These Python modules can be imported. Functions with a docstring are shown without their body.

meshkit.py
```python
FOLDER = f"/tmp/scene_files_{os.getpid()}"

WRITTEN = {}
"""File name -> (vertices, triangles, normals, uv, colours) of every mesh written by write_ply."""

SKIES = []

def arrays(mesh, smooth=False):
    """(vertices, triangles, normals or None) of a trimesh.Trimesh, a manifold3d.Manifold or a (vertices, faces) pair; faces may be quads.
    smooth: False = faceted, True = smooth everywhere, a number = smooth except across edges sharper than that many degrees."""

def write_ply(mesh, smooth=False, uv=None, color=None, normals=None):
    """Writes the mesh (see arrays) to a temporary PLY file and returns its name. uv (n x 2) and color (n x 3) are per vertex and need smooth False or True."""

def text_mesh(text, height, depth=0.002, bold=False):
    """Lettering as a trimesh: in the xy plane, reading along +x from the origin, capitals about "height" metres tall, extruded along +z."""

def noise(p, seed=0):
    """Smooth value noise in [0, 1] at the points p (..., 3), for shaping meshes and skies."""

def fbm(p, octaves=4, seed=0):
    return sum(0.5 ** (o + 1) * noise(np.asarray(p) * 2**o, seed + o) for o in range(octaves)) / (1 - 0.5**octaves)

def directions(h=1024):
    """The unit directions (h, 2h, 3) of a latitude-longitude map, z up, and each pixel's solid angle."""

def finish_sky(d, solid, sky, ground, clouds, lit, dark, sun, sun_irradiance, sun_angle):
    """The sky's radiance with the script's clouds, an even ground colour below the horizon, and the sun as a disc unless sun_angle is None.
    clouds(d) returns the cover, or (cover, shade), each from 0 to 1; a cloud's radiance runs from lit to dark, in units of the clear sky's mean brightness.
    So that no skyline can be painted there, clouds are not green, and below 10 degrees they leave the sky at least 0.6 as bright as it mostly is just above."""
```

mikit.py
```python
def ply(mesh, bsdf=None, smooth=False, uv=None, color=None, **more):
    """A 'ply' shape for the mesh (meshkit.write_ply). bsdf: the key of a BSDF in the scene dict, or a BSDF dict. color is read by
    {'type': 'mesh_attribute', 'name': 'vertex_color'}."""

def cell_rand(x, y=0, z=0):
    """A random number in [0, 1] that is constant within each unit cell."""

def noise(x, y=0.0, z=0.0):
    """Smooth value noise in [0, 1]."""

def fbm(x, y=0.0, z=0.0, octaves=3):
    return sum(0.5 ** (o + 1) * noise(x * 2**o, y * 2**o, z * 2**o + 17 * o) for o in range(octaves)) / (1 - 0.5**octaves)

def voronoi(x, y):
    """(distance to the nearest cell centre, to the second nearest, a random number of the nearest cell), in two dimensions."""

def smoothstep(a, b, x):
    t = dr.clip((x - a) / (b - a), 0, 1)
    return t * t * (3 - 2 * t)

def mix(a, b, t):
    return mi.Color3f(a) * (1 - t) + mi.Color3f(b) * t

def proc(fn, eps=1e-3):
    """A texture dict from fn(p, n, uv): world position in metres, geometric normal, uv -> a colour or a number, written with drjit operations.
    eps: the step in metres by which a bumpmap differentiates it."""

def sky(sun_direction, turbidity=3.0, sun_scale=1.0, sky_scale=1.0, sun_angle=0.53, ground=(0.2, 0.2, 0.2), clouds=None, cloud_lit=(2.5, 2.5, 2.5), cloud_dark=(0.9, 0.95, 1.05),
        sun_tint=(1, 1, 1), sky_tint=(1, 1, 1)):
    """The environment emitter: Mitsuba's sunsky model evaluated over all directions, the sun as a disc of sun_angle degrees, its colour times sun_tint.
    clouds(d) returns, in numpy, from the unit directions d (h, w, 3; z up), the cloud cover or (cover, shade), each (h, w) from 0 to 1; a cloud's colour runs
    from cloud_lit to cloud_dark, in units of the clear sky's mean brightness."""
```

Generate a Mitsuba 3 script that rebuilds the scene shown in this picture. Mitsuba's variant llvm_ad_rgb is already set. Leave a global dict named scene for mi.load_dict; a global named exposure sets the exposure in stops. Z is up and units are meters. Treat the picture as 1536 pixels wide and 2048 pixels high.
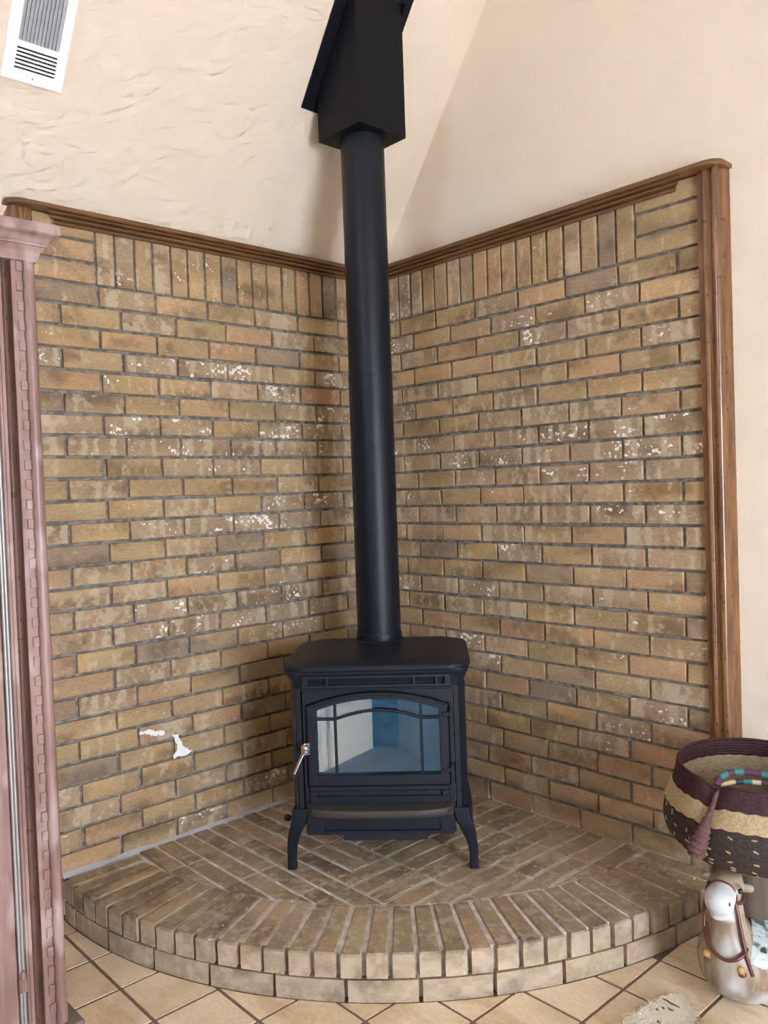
import math, random
import numpy as np, trimesh, manifold3d as m3
import drjit as dr
import mitsuba as mi
import mikit, meshkit
from mikit import proc, noise, fbm, smoothstep, mix, cell_rand
from shapely.geometry import Polygon, Point, box as sbox, LineString
from shapely import affinity

T = mi.ScalarTransform4f
scene, labels = {}, {}
random.seed(5)
rng = np.random.default_rng(5)

# ------------------------------------------------------------------ camera, light, exposure
# world: corner of the two brick walls at the origin, left wall along -y (plane x=0), right wall along +x (plane y=0), hearth top z=0, floor z=-0.138
CAM = np.array([2.85962, -2.60174, 1.29749])
yaw, pitch, roll = 2.39871843, -0.02689687, -0.03461167
Fw = np.array([math.cos(pitch) * math.cos(yaw), math.cos(pitch) * math.sin(yaw), math.sin(pitch)])
R0 = np.cross(Fw, [0, 0, 1.0]); R0 /= np.linalg.norm(R0)
U0 = np.cross(R0, Fw)
Up = -math.sin(roll) * R0 + math.cos(roll) * U0
scene['camera'] = {'type': 'perspective', 'fov': math.degrees(2 * math.atan(768 / 1657.6)), 'fov_axis': 'x', 'near_clip': 0.05, 'far_clip': 100.0,
                   'to_world': T().look_at(origin=CAM.tolist(), target=(CAM + Fw).tolist(), up=Up.tolist())}


def overcast(d):
    n = meshkit.fbm(d * 3.0 + 4, 4, 3)
    return np.ones(d.shape[:2]), np.clip(n * 1.3 - 0.45, 0, 1)


scene['sky'] = mikit.sky([0.5, -0.3, 0.8], turbidity=4.0, sun_scale=0.0, sky_scale=1.0, ground=(0.86, 0.88, 0.87), clouds=overcast,
                         cloud_lit=(0.93, 1.03, 1.19), cloud_dark=(0.74, 0.86, 1.04))
exposure = 7.58

# ------------------------------------------------------------------ helpers
ZF = -0.138
RX1, RY1 = 5.4, -6.2


def numbered(key):
    if key not in scene and key not in labels:
        return key
    i = 1
    while f'{key}_{i:03d}' in scene or f'{key}_{i:03d}' in labels:
        i += 1
    return f'{key}_{i:03d}'


_last = {}


def put(key, mesh, bsdf, smooth=False, label=None, cat=None, group=None, kind=None, color=None):
    base = key
    if base in _last:
        _last[base] += 1
        key = f'{base}_{_last[base]:03d}'
    else:
        _last[base] = 0
    if isinstance(mesh, trimesh.Trimesh) and kind != 'stuff' and mesh.volume < 0:
        mesh = tm(mesh.vertices, mesh.faces[:, ::-1])
    scene[key] = mikit.ply(mesh, bsdf, smooth=smooth, color=color)
    tag(key, label, cat, group, kind)
    return key


def tag(key, label=None, cat=None, group=None, kind=None):
    d = {}
    if label: d['label'] = label
    if cat: d['category'] = cat
    if group: d['group'] = group
    if kind: d['kind'] = kind
    if d: labels[key] = {**labels.get(key, {}), **d}


def tm(v, f):
    return trimesh.Trimesh(np.asarray(v, float), np.asarray(f, int), process=False)


def man2tm(m):
    q = m.to_mesh()
    return tm(q.vert_properties[:, :3], q.tri_verts)


def cat(*ms):
    return trimesh.util.concatenate(list(ms))


def bx(x0, x1, y0, y1, z0, z1):
    m = trimesh.creation.box((x1 - x0, y1 - y0, z1 - z0))
    m.apply_translation(((x0 + x1) / 2, (y0 + y1) / 2, (z0 + z1) / 2))
    return m


def cbox(x0, x1, y0, y1, z0, z1, c=0.003, jit=0.0):
    """A box with chamfered edges (44 triangles); jit makes it uneven."""
    P = []
    for sx in (0, 1):
        for sy in (0, 1):
            for sz in (0, 1):
                X, Y, Z = (x0, x1)[sx], (y0, y1)[sy], (z0, z1)[sz]
                ix, iy, iz = (c, -c)[sx], (c, -c)[sy], (c, -c)[sz]
                P += [(X, Y + iy, Z + iz), (X + ix, Y, Z + iz), (X + ix, Y + iy, Z)]
    P = np.array(P)
    if jit:
        P = P + rng.normal(0, jit, P.shape)
    return man2tm(m3.Manifold.hull_points(P))


def frame(m, O, A, B, D):
    M = np.eye(4)
    M[:3, 0], M[:3, 1], M[:3, 2], M[:3, 3] = A, B, D, O
    m = m.copy()
    m.apply_transform(M)
    return m


def extr(pts, length, O=(0, 0, 0), A=(1, 0, 0), B=(0, 1, 0), D=(0, 0, 1)):
    """The polygon pts (in A, B) extruded along D."""
    poly = pts if isinstance(pts, Polygon) else Polygon(pts)
    return frame(trimesh.creation.extrude_polygon(poly, length, engine='earcut'), O, A, B, D)


def bevel_extr(poly, z0, z1, c):
    """A shapely polygon extruded from z0 to z1 with its upper edge chamfered by c (for paving)."""
    top = poly.buffer(-c, join_style=2)
    if top.is_empty or top.geom_type != 'Polygon' or top.area < 1e-5:
        return trimesh.creation.extrude_polygon(poly, z1 - z0, engine='earcut').apply_translation((0, 0, z0))
    a = np.array(poly.exterior.coords)[:-1]
    b = np.array(top.exterior.coords)[:-1]
    P = np.vstack([np.c_[a, np.full(len(a), z0)], np.c_[a, np.full(len(a), z1 - c)], np.c_[b, np.full(len(b), z1)]])
    return man2tm(m3.Manifold.hull_points(P))


def tube(pts, rad, sides=10, closed_ends=True):
    p = np.asarray(pts, float)
    rad = np.broadcast_to(np.asarray(rad, float), (len(p),))
    t = np.gradient(p, axis=0)
    t /= np.linalg.norm(t, axis=1, keepdims=True) + 1e-12
    a0 = np.array([0, 0, 1.0]) if abs(t[0, 2]) < 0.9 else np.array([1.0, 0, 0])
    A = []
    a = a0
    for k in range(len(p)):
        a = a - t[k] * (a @ t[k])
        a /= np.linalg.norm(a)
        A.append(a)
    A = np.array(A)
    B = np.cross(t, A)
    ang = np.arange(sides) * 2 * np.pi / sides
    v = p[:, None] + rad[:, None, None] * (np.cos(ang)[None, :, None] * A[:, None] + np.sin(ang)[None, :, None] * B[:, None])
    v = v.reshape(-1, 3)
    F = []
    for i in range(len(p) - 1):
        for j in range(sides):
            q = [i * sides + j, i * sides + (j + 1) % sides, (i + 1) * sides + (j + 1) % sides, (i + 1) * sides + j]
            F += [[q[0], q[1], q[2]], [q[0], q[2], q[3]]]
    if closed_ends:
        n = len(v)
        v = np.vstack([v, p[:1], p[-1:]])
        e = (len(p) - 1) * sides
        for j in range(sides):
            F += [[n, (j + 1) % sides, j], [n + 1, e + j, e + (j + 1) % sides]]
    return tm(v, F)


def spline(P, n=40):
    from scipy.interpolate import CubicSpline
    P = np.asarray(P, float)
    s = np.r_[0, np.cumsum(np.linalg.norm(np.diff(P, axis=0), axis=1))]
    return CubicSpline(s, P)(np.linspace(0, s[-1], n))


def loft(rings):
    """A closed solid through rings (each n x 3, same n)."""
    n = len(rings[0])
    v = np.vstack(rings)
    F = []
    for k in range(len(rings) - 1):
        for j in range(n):
            a, b, c, d = k * n + j, k * n + (j + 1) % n, (k + 1) * n + (j + 1) % n, (k + 1) * n + j
            F += [[a, b, c], [a, c, d]]
    i0, i1 = len(v), len(v) + 1
    v = np.vstack([v, rings[0].mean(0), rings[-1].mean(0)])
    e = (len(rings) - 1) * n
    for j in range(n):
        F += [[i0, (j + 1) % n, j], [i1, e + j, e + (j + 1) % n]]
    return tm(v, F)


def rrect(x0, x1, y0, y1, r, z, n=6):
    P = []
    for cx, cy, a0 in ((x1 - r, y1 - r, 0), (x0 + r, y1 - r, 90), (x0 + r, y0 + r, 180), (x1 - r, y0 + r, 270)):
        for k in range(n + 1):
            a = math.radians(a0 + 90 * k / n)
            P.append((cx + r * math.cos(a), cy + r * math.sin(a), z))
    return np.array(P)


def lathe(prof, n=64, c=(0, 0, 0)):
    a = np.arange(n) * 2 * np.pi / n
    rings = [np.c_[c[0] + r * np.cos(a), c[1] + r * np.sin(a), np.full(n, c[2] + z)] for r, z in prof]
    return loft(rings)


def cyl(p0, p1, r, n=24):
    return tube([p0, p1], r, n)


def ball(c, r, sub=2):
    m = trimesh.creation.icosphere(subdivisions=sub, radius=1)
    m.vertices = m.vertices * np.asarray(r) + np.asarray(c)
    return m


def surface_nets(F, org, h):
    """The zero surface of the grid of values F (negative inside)."""
    s = F < 0
    nx, ny, nz = F.shape
    cells = np.zeros((nx - 1, ny - 1, nz - 1, 3))
    cnt = np.zeros((nx - 1, ny - 1, nz - 1))
    ax = np.indices((nx - 1, ny - 1, nz - 1)).transpose(1, 2, 3, 0).astype(float)
    sl = lambda o: tuple(slice(o[k], o[k] + (nx - 1, ny - 1, nz - 1)[k]) for k in range(3))  # noqa: E731
    for d in range(3):
        for b in range(2):
            for c in range(2):
                o = [0, 0, 0]
                o[(d + 1) % 3], o[(d + 2) % 3] = b, c
                o2 = list(o); o2[d] = 1
                f0, f1 = F[sl(o)], F[sl(o2)]
                x = (f0 < 0) != (f1 < 0)
                t = np.where(x, f0 / np.where(x, f0 - f1, 1), 0)
                q = ax + np.array(o)
                q[..., d] += t
                cells += np.where(x[..., None], q, 0)
                cnt += x
    live = cnt > 0
    idx = -np.ones(live.shape, int)
    idx[live] = np.arange(live.sum())
    v = cells[live] / cnt[live][:, None] * h + org
    Q = []
    for d in range(3):
        e1, e2 = (d + 1) % 3, (d + 2) % 3
        a = [slice(1, n - 1) for n in F.shape]
        a[d] = slice(0, F.shape[d] - 1)
        b = list(a); b[d] = slice(1, F.shape[d])
        s0, s1 = s[tuple(a)], s[tuple(b)]
        for flip, m in ((False, s0 & ~s1), (True, ~s0 & s1)):
            p = np.argwhere(m)
            p[:, e1] += 1; p[:, e2] += 1
            def at(i, j):
                k = p.copy(); k[:, e1] -= i; k[:, e2] -= j
                return idx[k[:, 0], k[:, 1], k[:, 2]]
            q = np.stack([at(1, 1), at(0, 1), at(0, 0), at(1, 0)], 1)
            Q.append(q[:, ::-1] if flip else q)
    Q = np.vstack(Q)
    return tm(v, np.vstack([Q[:, [0, 1, 2]], Q[:, [0, 2, 3]]]))


# ------------------------------------------------------------------ materials
def rgb(r, g, b):
    return {'type': 'rgb', 'value': [r, g, b]}


def mat(name, color, rough=0.6, spec=0.5, bump=None, bscale=0.001, beps=1e-3, **kw):
    d = {'type': 'principled', 'base_color': color if isinstance(color, dict) else rgb(*color), 'roughness': rough, 'specular': spec, **kw}
    if bump is not None:
        d = {'type': 'bumpmap', 'arbitrary': proc(bump, eps=beps), 'scale': bscale, 'bsdf': d}
    scene[name] = d
    return name


def brick_color(b1, b2, patch, pth, wth, off, film=0.0):
    def fn(p, n, uv):
        x, y, z = p.x + off, p.y - off, p.z
        a = fbm(x * 9, y * 9, z * 14, 3)
        c = mix(b1, b2, smoothstep(0.30, 0.70, a))
        tone = 0.68 + 0.40 * noise(x * 4.3, y * 4.3, z * 13.3)
        c = c * tone * mi.Color3f(0.98, 1.02, 0.96 if film else 1.08)
        fl = noise(x * 8 + 3, y * 8, z * 15 + 9) * 0.7 + fbm(x * 40, y * 40, z * 30, 2) * 0.3
        c = mix(c, c * mi.Color3f(0.62, 0.59, 0.58), smoothstep(0.50, 0.85, fl))
        gr = fbm(x * 130, y * 130, z * 150, 2)
        c = c * (0.82 + 0.36 * gr)
        s = noise(x * 46, y * 46, z * 10) * 0.6 + fbm(x * 75, y * 75, z * 60, 2) * 0.4
        c = mix(c, mi.Color3f(patch), smoothstep(pth - 0.06, pth + 0.12, s + 0.12 * (fbm(x * 210, y * 210, z * 210, 2) - 0.5)) * 0.55)
        w = fbm(x * 88 + 7, y * 88, z * 80, 3) * 0.62 + noise(x * 13, y * 13 + 5, z * 15) * 0.38
        c = mix(c, mi.Color3f(0.82, 0.79, 0.72), smoothstep(wth + 0.012, wth + 0.06, w) * 0.95)
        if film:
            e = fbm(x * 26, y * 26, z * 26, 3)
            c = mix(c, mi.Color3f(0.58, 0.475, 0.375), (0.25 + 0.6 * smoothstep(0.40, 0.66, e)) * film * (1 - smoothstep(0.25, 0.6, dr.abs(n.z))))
        d = noise(x * 170, y * 170, z * 170)
        return c * (1 - 0.5 * smoothstep(0.93, 0.98, d))
    return fn


def brick_bump(p, n, uv):
    return fbm(p.x * 70, p.y * 70, p.z * 70, 4) + 0.5 * noise(p.x * 22, p.y * 22, p.z * 22)


PATCH = (0.53, 0.455, 0.32)
BRICK = []
for i, (b1, b2, pth, wth) in enumerate([
        ((0.47, 0.30, 0.142), (0.41, 0.28, 0.142), 0.64, 0.76),   # tan
        ((0.40, 0.275, 0.140), (0.44, 0.295, 0.148), 0.66, 0.78),    # olive tan
        ((0.50, 0.295, 0.15), (0.43, 0.285, 0.155), 0.66, 0.76),    # orange
        ((0.28, 0.205, 0.135), (0.35, 0.24, 0.14), 0.70, 0.80),   # dark brown
        ((0.43, 0.28, 0.155), (0.39, 0.27, 0.155), 0.53, 0.74),    # patched with cream
        ((0.40, 0.27, 0.155), (0.36, 0.25, 0.15), 0.58, 0.635)]):  # speckled with white
    BRICK.append(mat(f'brick_{"abcdef"[i]}', proc(brick_color(b1, b2, PATCH, pth, wth, 1.7 * i)), 0.8, 0.25, brick_bump, 0.0035))
HBRICK = []
for i, (b1, b2, pth, wth) in enumerate([
        ((0.34, 0.25, 0.16), (0.40, 0.30, 0.20), 0.62, 0.80),
        ((0.40, 0.27, 0.175), (0.35, 0.255, 0.17), 0.62, 0.80),
        ((0.30, 0.22, 0.145), (0.36, 0.265, 0.18), 0.64, 0.80)]):
    HBRICK.append(mat(f'hearth_brick_{"abc"[i]}', proc(brick_color(b1, b2, (0.43, 0.36, 0.28), pth, wth, 3.1 * i + 9, 0.5)), 0.75, 0.3, brick_bump, 0.0028))


def mortar_c(p, n, uv):
    g = fbm(p.x * 60, p.y * 60, p.z * 60, 3)
    return mix((0.14, 0.13, 0.12), (0.27, 0.255, 0.235), smoothstep(0.3, 0.7, g))


def hmortar_c(p, n, uv):
    g = fbm(p.x * 40, p.y * 40, p.z * 40, 3)
    return mix((0.42, 0.39, 0.35), (0.62, 0.59, 0.54), smoothstep(0.3, 0.7, g))


mat('mortar', proc(mortar_c), 0.9, 0.1)
mat('fillet_mortar', (0.36, 0.35, 0.335), 0.9, 0.1)
mat('hearth_mortar', proc(hmortar_c), 0.9, 0.1)


def plaster_bump(p, n, uv):
    s = fbm(p.x * 42, p.y * 42, p.z * 42, 3)
    return smoothstep(0.42, 0.62, s) + 0.35 * fbm(p.x * 80, p.y * 80, p.z * 80, 2)


def plaster_bump_soft(p, n, uv):
    return fbm(p.x * 70, p.y * 70, p.z * 70, 3)


mat('plaster_ceiling', (0.76, 0.65, 0.525), 0.75, 0.25, plaster_bump, 0.0036)
mat('plaster_wall', (0.74, 0.64, 0.52), 0.75, 0.25, plaster_bump_soft, 0.0022)


def wood_c(dark, light):
    def fn(p, n, uv):
        w = fbm(p.x * 55, p.y * 55, p.z * 5, 3) * 0.7 + noise(p.x * 300, p.y * 300, p.z * 18) * 0.3
        c = mix(dark, light, smoothstep(0.25, 0.75, w))
        f = noise(p.x * 90, p.y * 90, p.z * 60)
        return c * (1 - 0.45 * smoothstep(0.80, 0.90, f))
    return fn


def wood_h(dark, light):
    def fn(p, n, uv):
        w = fbm(p.x * 6, p.y * 6, p.z * 90, 3) * 0.7 + noise(p.x * 20, p.y * 20, p.z * 400) * 0.3
        return mix(dark, light, smoothstep(0.25, 0.75, w))
    return fn


mat('panelling', proc(wood_c((0.10, 0.055, 0.028), (0.17, 0.10, 0.05))), 0.5, 0.4)
mat('trim_wood', proc(wood_c((0.105, 0.043, 0.015), (0.21, 0.096, 0.034))), 0.28, 0.5, clearcoat=1.0, clearcoat_gloss=0.92)
mat('shelf_wood', proc(wood_h((0.085, 0.038, 0.014), (0.175, 0.080, 0.029))), 0.30, 0.5, clearcoat=0.8, clearcoat_gloss=0.9)


def arm_c(p, n, uv):
    w = fbm(p.x * 40, p.y * 40, p.z * 4, 3)
    c = mix((0.20, 0.113, 0.094), (0.295, 0.182, 0.160), smoothstep(0.25, 0.75, w))
    s = fbm(p.x * 18, p.y * 18, p.z * 7, 3)
    return mix(c, mi.Color3f(0.46, 0.36, 0.335), smoothstep(0.55, 0.75, s) * 0.5)


mat('armoire_wood', proc(arm_c), 0.42, 0.5, clearcoat=0.25, clearcoat_gloss=0.7)
mat('armoire_cove', proc(wood_c((0.085, 0.042, 0.030), (0.14, 0.072, 0.052))), 0.5, 0.4)
mat('armoire_dark', (0.155, 0.12, 0.105), 0.5, 0.4)
mat('pewter', (0.42, 0.42, 0.42), 0.38, 0.5, metallic=0.6)


def iron_bump(p, n, uv):
    return fbm(p.x * 260, p.y * 260, p.z * 260, 2)


mat('iron_dusty', (0.040, 0.035, 0.032), 0.55, 0.35)
mat('cast_iron', (0.005, 0.0085, 0.015), 0.46, 0.35, iron_bump, 0.0004)
mat('iron_dark', (0.010, 0.012, 0.015), 0.55, 0.4)
mat('pipe_black', (0.003, 0.006, 0.011), 0.45, 0.32)
mat('box_black', (0.003, 0.004, 0.007), 0.55, 0.2)
mat('chrome', (0.80, 0.78, 0.74), 0.18, 0.5, metallic=1.0)
mat('firebrick', (0.82, 0.74, 0.58), 0.85, 0.2)
mat('soot', (0.02, 0.025, 0.03), 0.9, 0.1)
mat('firebrick_sooty', (0.22, 0.21, 0.20), 0.85, 0.2)
scene['stove_glass'] = {'type': 'thindielectric', 'int_ior': 1.9, 'ext_ior': 1.0, 'specular_reflectance': rgb(0.10, 0.40, 1.0), 'specular_transmittance': rgb(0.97, 0.97, 0.95)}


def tile_c(off):
    def fn(p, n, uv):
        a = fbm(p.x * 7 + off, p.y * 7, 3.0, 3)
        c = mix((0.58, 0.455, 0.295), (0.69, 0.565, 0.395), smoothstep(0.3, 0.7, a))
        b = fbm(p.x * 5 + off, p.y * 21, 1.0, 3)
        c = mix(c, mi.Color3f(0.50, 0.33, 0.19), smoothstep(0.60, 0.80, b) * 0.5)
        return c * (0.93 + 0.14 * noise(p.x * 160, p.y * 160))
    return fn


TILE = [mat(f'floor_tile_{"abc"[i]}', proc(tile_c(5.3 * i)), 0.38, 0.45) for i in range(3)]
mat('grout', (0.16, 0.105, 0.080), 0.85, 0.2)
mat('white_enamel', (0.80, 0.82, 0.84), 0.4, 0.5)
mat('louver_grey', (0.42, 0.44, 0.47), 0.5, 0.4)
mat('dark_void', (0.02, 0.02, 0.022), 0.9, 0.1)
mat('white_smear', (0.82, 0.81, 0.80), 0.6, 0.3)


def weave(c1, c2, k):
    def fn(p, n, uv):
        s = noise(p.x * 260, p.y * 260, p.z * k)
        return mix(c1, c2, s)
    return fn


def weave_bump(p, n, uv):
    return noise(p.x * 200, p.y * 200, p.z * 260) + dr.sin(p.z * 700) * 0.4


mat('straw_maroon', proc(weave((0.028, 0.011, 0.013), (0.060, 0.024, 0.029), 200)), 0.7, 0.3, weave_bump, 0.002)
mat('straw_cream', proc(weave((0.28, 0.20, 0.10), (0.47, 0.37, 0.22), 200)), 0.75, 0.3, weave_bump, 0.002)
mat('straw_dark', proc(weave((0.026, 0.019, 0.017), (0.054, 0.040, 0.034), 200)), 0.75, 0.3, weave_bump, 0.002)
mat('straw_tan', proc(weave((0.24, 0.165, 0.085), (0.36, 0.26, 0.14), 200)), 0.75, 0.3, weave_bump, 0.002)
mat('braid_mauve', proc(weave((0.075, 0.036, 0.036), (0.16, 0.085, 0.080), 300)), 0.85, 0.2)
scene['painted_rope'] = {'type': 'principled', 'base_color': {'type': 'mesh_attribute', 'name': 'vertex_color'}, 'roughness': 0.7}
scene['painted_glaze'] = {'type': 'principled', 'base_color': {'type': 'mesh_attribute', 'name': 'vertex_color'}, 'roughness': 0.42, 'specular': 0.4, 'clearcoat': 0.3, 'clearcoat_gloss': 0.95}
mat('glaze_red', (0.085, 0.018, 0.014), 0.25, 0.5, clearcoat=0.6)
mat('glaze_black', (0.012, 0.010, 0.010), 0.2, 0.5, clearcoat=0.6)
mat('glaze_ochre', (0.46, 0.27, 0.08), 0.3, 0.5, clearcoat=0.5)
mat('glaze_brown', (0.12, 0.045, 0.02), 0.3, 0.5, clearcoat=0.5)
mat('glaze_stone', (0.085, 0.066, 0.048), 0.5, 0.3)
mat('fur_cream', (0.70, 0.64, 0.50), 0.9, 0.1)
mat('fur_brown', (0.15, 0.09, 0.06), 0.9, 0.1)
mat('taupe_cloth', (0.20, 0.15, 0.13), 0.9, 0.1)

# ------------------------------------------------------------------ room shell
SL, CB = 1.372, 2.290                      # ceiling: z = CB + SL * x
XR = RX1 / 2
ZR = CB + SL * XR


def cz(x):
    return CB + SL * x


WT = 0.042                                 # plaster stands this far behind the brick faces
gable = Polygon([(-0.3, ZF - 0.1), (RX1 + 0.3, ZF - 0.1), (RX1 + 0.3, cz(0)), (XR, ZR + 0.1), (-0.3, cz(0))])
put('wall_right', extr(gable, 0.15, O=(0, WT, 0), A=(1, 0, 0), B=(0, 0, 1), D=(0, 1, 0)), 'plaster_wall', kind='structure',
    label='cream plaster gable wall on the right, its lower corner faced with tan brick')
put('wall_left', bx(-0.16, -WT, RY1 - 0.1, WT, ZF - 0.1, cz(-WT) + 0.02), 'plaster_wall', kind='structure', label='wall on the left, faced with tan brick beside the stove')
ce = Polygon([(-0.16, cz(-0.16)), (XR, ZR), (RX1 + 0.16, cz(-0.16)), (RX1 + 0.16, cz(-0.16) + 0.25), (XR, ZR + 0.25), (-0.16, cz(-0.16) + 0.25)])
put('ceiling', extr(ce, -RY1 + 0.3, O=(0, RY1 - 0.15, 0), A=(1, 0, 0), B=(0, 0, 1), D=(0, 1, 0)), 'plaster_ceiling', kind='structure', label='steep cream textured cathedral ceiling')
south = gable.difference(sbox(2.3, 2.6, 3.3, 3.5))
put('wall_front', extr(south, 0.15, O=(0, RY1 - 0.15, 0), A=(1, 0, 0), B=(0, 0, 1), D=(0, 1, 0)), 'panelling', kind='structure', label='wood panelled wall with a high window behind the viewer')
east = Polygon([(RY1 - 0.15, ZF - 0.1), (WT, ZF - 0.1), (WT, cz(-0.16) + 0.05), (RY1 - 0.15, cz(-0.16) + 0.05)]).difference(sbox(-2.85, 0.15, -1.4, 2.25))
put('wall_back', extr(east, 0.15, O=(RX1, 0, 0), A=(0, 1, 0), B=(0, 0, 1), D=(1, 0, 0)), 'panelling', kind='structure', label='wood panelled wall with a window opening, out of view')

# floor: grout bed with tiles
NOSE_C, NOSE_R, INN_R = (0.045, 0.021), 1.566, 1.292
TX0, TPX, TY0, TPY = 0.333, 0.2088, -1.587, 0.2020


def floor_far(p, n, uv):
    u, v = (p.x - TX0) / TPX, (p.y - TY0) / TPY
    fu, fv = dr.abs(u - dr.round(u)) * TPX, dr.abs(v - dr.round(v)) * TPY
    j = dr.minimum(fu, fv) < 0.005
    near = (p.x < 3.38) & (p.y > -3.55)
    c = mix((0.58, 0.44, 0.27), (0.66, 0.52, 0.34), cell_rand(u, v))
    return dr.select(j | near, mi.Color3f(0.16, 0.105, 0.080), c)


mat('floor_bed', proc(floor_far), 0.6, 0.3)
put('floor', bx(-0.02, RX1, RY1, 0.01, ZF - 0.1, ZF - 0.003), 'floor_bed', kind='structure', label='floor of small square cream tiles with brown grout')
disc = Point(*NOSE_C).buffer(NOSE_R + 0.004, 96)
for i in range(-2, 15):
    for j in range(-10, 9):
        x0, y0 = TX0 + i * TPX, TY0 + j * TPY
        q = sbox(max(x0 + 0.005, 0.0), y0 + 0.005, x0 + TPX - 0.005, min(y0 + TPY - 0.005, 0.008))
        if x0 + TPX < 0.02 or y0 > 0 or (x0 > 3.3) or (y0 < -3.6):
            continue
        if y0 + TPY < -1.78 and x0 + TPX < 0.5:
            continue                                            # under the wardrobe
        q = q.difference(disc)
        if q.is_empty or q.area < 6e-4:
            continue
        q = max(q.geoms, key=lambda g: g.area) if q.geom_type != 'Polygon' else q
        conv = abs(q.convex_hull.area - q.area) < 1e-6
        dz = rng.normal(0, 0.0004)
        mesh = bevel_extr(q, ZF - 0.006, ZF + dz, 0.0015) if conv else trimesh.creation.extrude_polygon(q.simplify(0.0004), 0.006 + dz, engine='earcut').apply_translation((0, 0, ZF - 0.006))
        put('floor__tile', mesh, TILE[int(rng.integers(3))])

# ------------------------------------------------------------------ brick walls
H, LB, JW = 0.0762, 0.22132, 0.0105
U_ENDS, U_STACK = {'L': 1.545, 'R': 1.580}, {'L': 1.324, 'R': 1.347}
WHITE = {'L': {3: .5, 5: .3, 6: .7, 7: .6, 10: .4, 11: .6, 15: .7, 16: .7, 14: .3, 4: .3}, 'R': {5: .4, 6: .5, 7: .9, 8: .9, 9: .5, 11: .4, 15: .5, 21: .4, 1: .3}}
CREAM = {'L': {1: .4, 5: .3, 7: .6, 13: .4, 14: .3, 24: .4, 0: .2}, 'R': {10: .3, 11: .6, 12: .5, 13: .5, 6: .3, 15: .3, 4: .3}}


def pick(side, r):
    x = rng.random()
    w, c = WHITE[side].get(r, 0.06), CREAM[side].get(r, 0.12)
    if x < w: return BRICK[5]
    if x < w + c: return BRICK[4]
    return BRICK[[0, 1, 2, 3][int(rng.choice(4, p=[0.36, 0.26, 0.24, 0.14]))]]


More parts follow.
